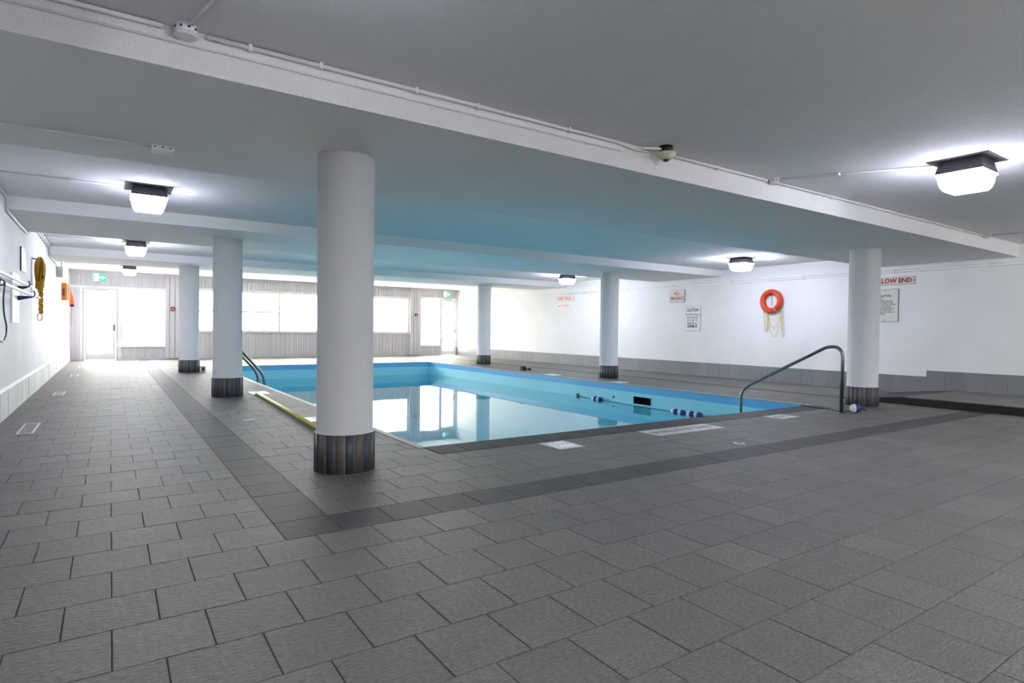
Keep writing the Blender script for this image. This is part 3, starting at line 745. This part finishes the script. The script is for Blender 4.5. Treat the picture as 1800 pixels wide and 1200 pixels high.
m = MB(); m.tube([(xc + .03 * math.cos(u), yc, 1.22 + .06 * math.sin(u)) for u in [2 * math.pi * j / 18 for j in range(18)]], 0.008, 7, closed=True); m.build('end_loop', 'rope_yellow', t)
MB().tube([(XL + .001, yc, 2.16), (XL + .10, yc, 2.15), (XL + .12, yc, 2.19)], 0.012, 8).build('hook', 'steel', t)
# small things near the far end
t = thing('wall_box', (XL, 17.62, 2.2), 'small grey electrical box high on the left wall near the far end', 'box')
MB().box(XL + .0005, XL + .12, 17.5, 17.75, 2.22, 2.46).build('body', 'box_grey', t); MB().tube([(XL + .09, 17.62, 2.46), (XL + .09, 17.62, 2.79)], 0.012, 8).build('pipe', 'conduit_paint', t)
t = thing('hanging_float', (XL, 18.9, 1.7), 'flat orange float board with dark slot hung on the left wall', 'float board')
MB().box(XL + .02, XL + .13, 18.9, 18.96, 1.72, 2.16).build('board', 'orange_foam', t); MB().box(XL + .045, XL + .085, 18.892, 18.9005, 1.84, 2.02).build('slot', 'cardboard', t)
MB().tube([(XL + .001, 18.93, 2.22), (XL + .075, 18.93, 2.22), (XL + .075, 18.93, 2.15)], .006, 6).build('hook', 'steel', t)
t = thing('hanging_float', (XL, 19.3, 1.7), 'flat beige float board hung between two orange ones on the left wall', 'float board')
MB().box(XL + .02, XL + .17, 19.3, 19.36, 1.73, 2.16).build('board', 'beige_foam', t)
MB().tube([(XL + .001, 19.33, 2.2), (XL + .075, 19.33, 2.2), (XL + .075, 19.33, 2.15)], .006, 6).build('hook', 'steel', t)
t = thing('rescue_tube', (XL, 20.6, 1.6), 'slanted orange-red rescue tube with trailing strap near the far left corner', 'rescue tube')
MB().tube(smooth_path([(XL + .07, 20.4, 2.18), (XL + .10, 20.4, 2.05), (XL + .16, 20.4, 1.80), (XL + .17, 20.4, 1.66)], 5), 0.06, 12).build('foam', 'red_foam', t)
MB().tube([(XL + .17, 20.4, 1.66), (XL + .175, 20.4, 1.60)], 0.05, 10).build('end_cap', 'vent_dark', t)
MB().tube([(XL + .165, 20.4, 1.60), (XL + .15, 20.4, 1.25), (XL + .15, 20.4, 1.05)], 0.008, 6).build('strap', 'red_foam', t)
MB().tube([(XL + .001, 20.4, 2.22), (XL + .07, 20.4, 2.21), (XL + .07, 20.4, 2.17)], .006, 6).build('hook', 'steel', t)

# ------------------------------------------------------------------ exit signs and call points on the far wall
def exit_sign(x0, x1, z0, z1, label, y):
    t = thing('exit_sign', ((x0 + x1) / 2, y, z0), label, 'exit sign', 'green exit signs on the far wall')
    w_, h_ = x1 - x0, z1 - z0
    MB().box(x0, x1, y - .05, y - .0005, z0, z1).build('case', 'frame_white', t)
    yy = y - .0505
    MB().box(x0 + .015, x1 - .015, yy - .003, yy, z0 + .015, z1 - .015).build('green_face', 'exit_green', t)
    MB().box(x0 + .05, x0 + w_ * .48, yy - .005, yy - .0031, z0 + .02, z1 - .02).build('doorway', 'exit_white', t)
    m = MB(); cx, cz = x0 + w_ * .30, z0 + h_ * .52; y3 = yy - .007
    m.lathe(0, 0, [(0.001, 0)], 3) if False else None
    def bar(a, b, r): m.tube([(a[0], y3, a[1]), (b[0], y3, b[1])], r, 6)
    bar((cx, cz + .045), (cx + .004, cz + .056), .011); bar((cx, cz + .03), (cx - .012, cz - .012), .010)
    bar((cx - .012, cz - .012), (cx + .016, cz - .03), .006); bar((cx + .016, cz - .03), (cx + .012, cz - .065), .005); bar((cx - .012, cz - .012), (cx - .032, cz - .05), .006)
    bar((cx, cz + .025), (cx + .028, cz + .008), .005); bar((cx, cz + .025), (cx - .03, cz + .012), .005)
    m.build('running_figure', 'exit_green', t)
    m = MB(); ax, az = x0 + w_ * .72, z0 + h_ * .5; s_ = h_ * .27
    m.box(ax - s_ * 1.1, ax, yy - .006, yy - .0031, az - s_ * .38, az + s_ * .38)
    m.v += [(ax, yy - .006, az - s_), (ax + s_ * 1.1, yy - .006, az), (ax, yy - .006, az + s_), (ax, yy - .0031, az - s_), (ax + s_ * 1.1, yy - .0031, az), (ax, yy - .0031, az + s_)]
    n = len(m.v) - 6
    for q in ((0, 1, 2), (5, 4, 3), (0, 3, 4, 1), (1, 4, 5, 2), (2, 5, 3, 0)): m.face(tuple(n + i for i in q))
    m.build('arrow', 'exit_white', t)
exit_sign(-0.47, -0.10, 2.46, 2.72, 'green and white exit sign above the far left door', YF - .035)
exit_sign(11.75, 12.10, 2.48, 2.72, 'green and white exit sign above the far right door', YF - .035)
def call_point(x, z, label):
    t = thing('alarm_pull', (x, YF - .10, z), label, 'alarm', 'red fire alarm call points')
    y = YF - .106
    MB().box(x - .06, x + .06, y - .04, y, z - .06, z + .06).build('body', 'alarm_red', t)
    MB().box(x - .026, x + .026, y - .044, y - .0405, z - .022, z + .002).build('plate', 'sign_white', t)
call_point(1.72, 1.67, 'small red fire alarm point on the far left pillar')
call_point(10.50, 1.69, 'small red fire alarm point on the far right pillar')

# ------------------------------------------------------------------ handrail, ladder
t = thing('handrail', (8.47, 4.31, 0), 'bent stainless steel handrail stepping down into the pool beside right column', 'handrail')
def arc(p0, pc, p1, n=6):
    p0, pc, p1 = Vector(p0), Vector(pc), Vector(p1)
    return [(1 - u) ** 2 * p0 + 2 * u * (1 - u) * pc + u * u * p1 for u in [i / n for i in range(n + 1)]]
hx = 8.47
path = [Vector((hx, 4.31, 0.0))] + arc((hx, 4.31, 0.74), (hx, 4.30, 0.985), (hx, 4.56, 0.905), 8) + arc((hx, 5.74, 0.285), (hx, 5.91, 0.20), (hx, 5.91, 0.05), 6) + [Vector((hx, 5.91, -1.0))]
MB().tube(path, 0.0235, 14).build('rail', 'steel', t)
MB().lathe(hx, 4.31, [(0.045, 0.003), (0.043, 0.010), (0.03, 0.014)], 20).build('foot_plate', 'steel', t)
t = thing('pool_ladder', (2.3, 12.9, 0), 'steel pool ladder with two curved rails behind second left column', 'ladder')
for yy in (12.52, 13.12):
    xo = 0.0 if yy < 13 else 0.03
    p = [Vector((1.90, yy, 0.0))] + arc((1.90, yy, 0.5), (1.92, yy, 0.80), (2.12, yy, 0.62), 8) + arc((2.40, yy, 0.30), (2.53, yy, 0.16), (2.53, yy, 0.0), 6) + [Vector((2.53, yy, -1.3))]
    MB().tube(p, 0.024, 12).build('rail', 'steel', t)
    MB().lathe(1.90, yy, [(0.045, 0.003), (0.03, 0.014)], 16).build('foot_plate', 'steel', t)
for zz in (-0.55, -0.85, -1.15): MB().box(2.49, 2.57, 12.54, 13.10, zz - .012, zz + .012).build('step', 'steel', t)

# ------------------------------------------------------------------ float line and buoy
WZ = -0.40
t = thing('float_line', (8.85, 9, WZ), 'rope of blue and white floats along the right pool wall', 'float line')
rope = smooth_path([(8.935, 10.52, -0.385), (8.90, 10.2, -0.395), (8.87, 9.8, WZ), (8.83, 8.7, WZ - .002), (8.80, 7.45, WZ), (8.82, 7.05, WZ), (8.80, 6.2, WZ), (8.76, 5.35, -0.38), (8.75, 5.10, -0.2), (8.745, 5.055, .010), (8.735, 4.95, .010), (8.72, 4.70, .008)], 6)
MB().tube(rope, 0.006, 8).build('rope', 'navy_plastic', t)
MB().box(8.915, 8.949, 10.495, 10.545, -0.43, -0.335, chamfer=.008).build('anchor', 'navy_plastic', t)
def floatie(x, y, r=0.055):
    m = MB(); pr = [(0.012, y - .075), (r * .75, y - .07), (r, y - .035), (r, y - .001)]
    def lath(pr):
        mm = MB(); n0 = 0; seg = 18
        for rr, yy in pr:
            for j in range(seg):
                a = 2 * math.pi * j / seg; mm.v.append((x + rr * math.cos(a), yy, WZ + .012 + rr * math.sin(a)))
        for i in range(len(pr) - 1):
            for j in range(seg): mm.face((i * seg + j, (i + 1) * seg + j, (i + 1) * seg + (j + 1) % seg, i * seg + (j + 1) % seg), True)
        mm.face(tuple(range(seg))); mm.face(tuple((len(pr) - 1) * seg + j for j in reversed(range(seg))))
        return mm
    f = lath(pr).build('float', 'float_blue', t)
    lath([(r, y - .0009), (r, y + .03), (r * .75, y + .068), (0.012, y + .072)]).build('white_half', 'float_white', f)
for x, y in ((8.87, 9.86), (8.86, 9.70), (8.80, 7.55), (8.80, 7.39), (8.81, 7.19), (8.815, 7.03)): floatie(x, y)
t = thing('marker_buoy', (8.72, 4.22, 0), 'blue and white buoy lying on the deck at handrail foot', 'buoy')
bx, by, br = 8.70, 4.235, 0.060
ax = Vector((math.cos(-0.65), math.sin(-0.65), 0)); sd = Vector((-ax.y, ax.x, 0))
def ell(prof):
    mm = MB(); seg = 20
    for rr, h in prof:
        for j in range(seg):
            a = 2 * math.pi * j / seg; p = Vector((bx, by, br + .002)) + ax * h + sd * (rr * math.cos(a)) + Vector((0, 0, rr * math.sin(a))); mm.v.append(tuple(p))
    for i in range(len(prof) - 1):
        for j in range(seg): mm.face((i * seg + j, i * seg + (j + 1) % seg, (i + 1) * seg + (j + 1) % seg, (i + 1) * seg + j), True)
    mm.face(tuple(reversed(range(seg)))); mm.face(tuple((len(prof) - 1) * seg + j for j in range(seg)))
    return mm
ell([(.014, -.075), (.038, -.066), (.054, -.04), (br, -.012)]).build('white_half', 'float_white', t)
ell([(br, -.0119), (br, .02), (.05, .05), (.03, .068), (.012, .075)]).build('blue_half', 'float_blue', t)
e = Vector((bx, by, br)) + ax * .075
MB().tube([e, e + ax * .03 + Vector((0, 0, -.005)), e + ax * .065 + Vector((0, 0, -.03))], 0.008, 8).build('toggle', 'navy_plastic', t)
MB().tube(smooth_path([Vector((bx, by, .02)) - ax * .07, (8.60, 4.40, .008), (8.68, 4.55, .008), (8.72, 4.68, .008)], 5), 0.006, 8).build('cord', 'navy_plastic', t)

# ------------------------------------------------------------------ things set in or lying on the deck
def floor_vent(x, y0, y1, label):
    x0, x1 = x - .07, x + .07
    t = thing('floor_vent', (x, (y0 + y1) / 2, 0), label, 'vent', 'floor vents along the left wall')
    m = MB(); f = .016
    m.box(x0, x0 + f, y0, y1, 0.001, .007); m.box(x1 - f, x1, y0, y1, 0.001, .007); m.box(x0 + f, x1 - f, y0, y0 + f, 0.001, .007); m.box(x0 + f, x1 - f, y1 - f, y1, 0.001, .007)
    m.build('frame', 'vent_metal', t)
    MB().box(x0 + f, x1 - f, y0 + f, y1 - f, 0.001, .002).build('duct', 'vent_dark', t)
    n = 6
    for i in range(n):
        c = x0 + f + (x1 - x0 - 2 * f) * (i + .5) / n
        MB().box(c - .003, c + .003, y0 + f, y1 - f, .0021, .0045).build('slat', 'vent_metal', t)
floor_vent(-0.71, 7.63, 8.42, 'slatted metal floor vent nearest the camera by the left wall')
floor_vent(-0.67, 11.5, 12.24, 'slatted metal floor vent second along the left wall')
floor_vent(-0.64, 15.6, 16.3, 'slatted metal floor vent third along the left wall')
floor_vent(-0.62, 18.9, 19.5, 'slatted metal floor vent farthest along the left wall')
def marker(name, x0, x1, y0, y1, label, txt, ink, size, width, rot=0, plate='marker_tile', bold=0.003):
    t = thing(name, ((x0 + x1) / 2, (y0 + y1) / 2, 0), label, 'marker tile')
    n = max(1, round((x1 - x0) / 0.28)) if x1 - x0 > y1 - y0 else 1
    for i in range(n):
        a = x0 + (x1 - x0) * i / n; b = x0 + (x1 - x0) * (i + 1) / n
        MB().box(a + .001, b - .001, y0, y1, 0.001, 0.0035).build('tile', plate, t)
    xd = (1, 0, 0) if rot == 0 else (0, 1, 0); yd = (0, 1, 0) if rot == 0 else (-1, 0, 0)
    if txt: text_mesh(txt, size, ((x0 + x1) / 2, (y0 + y1) / 2, 0.0038), xd, yd, ink, t, bold=bold, width=width, depth=0.0004, line=0.8)
    return t
marker('depth_marker', 3.45, 3.76, 4.30, 4.64, 'grey depth tile with bright white figures on the near pool edge', '4 FT\nDEEP', 'marker_white', 0.15, 0.24, bold=0.006)
marker('depth_marker', 4.81, 5.92, 4.33, 4.65, 'long pale lettered tile strip reading SHALLOW END on near pool edge', 'SHALLOW END', 'ink_grey', 0.15, 0.98)
marker('depth_marker', 7.16, 7.58, 4.39, 4.67, 'pale depth tile on the near deck left of the handrail', '4 FT', 'ink_grey', 0.13, 0.30)
marker('depth_marker', 1.93, 2.20, 10.42, 10.82, 'white depth tile beside second left column at yellow pole end', '8 FT', 'ink_grey', 0.12, 0.26, rot=1, plate='marker_white')
marker('depth_marker', 1.92, 2.25, 7.08, 7.42, 'white depth tile behind the nearest column beside yellow pole', '4 FT', 'ink_grey', 0.12, 0.26, rot=1, plate='marker_white')
marker('depth_marker', 9.05, 9.33, 11.6, 12.0, 'white depth tile on the right pool edge left of middle column', '8 FT', 'ink_grey', 0.12, 0.26, rot=1, plate='marker_white')
marker('depth_marker', 9.05, 9.33, 9.25, 9.6, 'white depth tile on the right pool edge right of middle column', '4 FT', 'ink_grey', 0.12, 0.26, rot=1, plate='marker_white')
t = thing('plastic_scrap', (1.36, 7.52, 0), 'small white plastic strip on the grey deck left of nearest column', 'scrap')
m = MB(); m.v = [(1.29, 7.50, .002), (1.35, 7.485, .004), (1.42, 7.51, .002), (1.425, 7.54, .006), (1.36, 7.53, .010), (1.295, 7.545, .003)]; n = len(m.v)
m.v += [(a, b, c + .003) for a, b, c in m.v[:n]]
m.face(tuple(range(n))[::-1]); m.face(tuple(n + i for i in range(n)))
for i in range(n): m.face((i, (i + 1) % n, n + (i + 1) % n, n + i))
m.build('strip', 'marker_white', t)
t = thing('floor_drain', (5.19, 3.63, 0), 'small round steel floor drain on the near deck', 'drain')
MB().lathe(5.19, 3.63, [(0.055, .001), (0.055, .005), (0.047, .006)], 24).build('rim', 'vent_metal', t)
for k in range(4):
    a = k * math.pi / 4; c, s_ = math.cos(a), math.sin(a)
    m = MB(); p, q = Vector((5.19 - .04 * c, 3.63 - .04 * s_, .0065)), Vector((5.19 + .04 * c, 3.63 + .04 * s_, .0065)); nn = Vector((-s_, c, 0)) * .006
    m.quad(p - nn, q - nn, q + nn, p + nn); m.build('slot', 'vent_dark', t)
t = thing('pole_on_deck', (1.9, 8.4, 0), 'long yellow pole lying on the deck along the left pool side', 'pole')
MB().tube([(1.985, 10.35, 0.025), (1.835, 6.0, 0.025)], 0.022, 12).build('shaft', 'yellow_pole', t)
MB().tube([(1.987, 10.42, 0.025), (1.985, 10.35, 0.025)], 0.024, 12).build('grip', 'frame_white', t)
t = thing('deck_box', (9.45, 13.4, 0), 'small black box on the right deck between the columns', 'box')
MB().box(9.34, 9.46, 13.32, 13.44, .001, .11, chamfer=.008).build('body', 'black_plastic', t); MB().box(9.37, 9.43, 13.35, 13.41, .11, .118).build('lid', 'black_plastic', t)
t = thing('deck_box', (9.62, 13.42, 0), 'tiny black block beside the small black box on right deck', 'box')
MB().box(9.56, 9.68, 13.38, 13.46, .001, .055, chamfer=.006).build('body', 'black_plastic', t); MB().box(9.58, 9.66, 13.40, 13.44, .055, .06).build('lid', 'black_plastic', t)
t = thing('outlet_box', (1.86, 16.2, 0), 'small grey outlet box beside the far left column', 'box')
MB().box(1.815, 1.92, 16.1, 16.2, .001, .14).build('body', 'box_grey', t); MB().box(1.84, 1.895, 16.097, 16.0995, .03, .11).build('cover', 'vent_dark', t)

# ------------------------------------------------------------------ daylight: portals guide sampling of the sky through the openings
for nm, r in (('door_1', DOOR1), ('window_1', WIN1), ('window_2', WIN2), ('window_3', WIN3), ('door_2', DOOR2)):
    li = bpy.data.lights.new('portal', 'AREA'); li.shape = 'RECTANGLE'; li.size = r[1] - r[0]; li.size_y = r[3] - r[2]
    li.cycles.is_portal = True
    o = bpy.data.objects.new('portal', li); COL.objects.link(o)
    o.location = ((r[0] + r[1]) / 2, YF + 0.15, (r[2] + r[3]) / 2); o.rotation_euler = (-math.pi / 2, 0, 0)
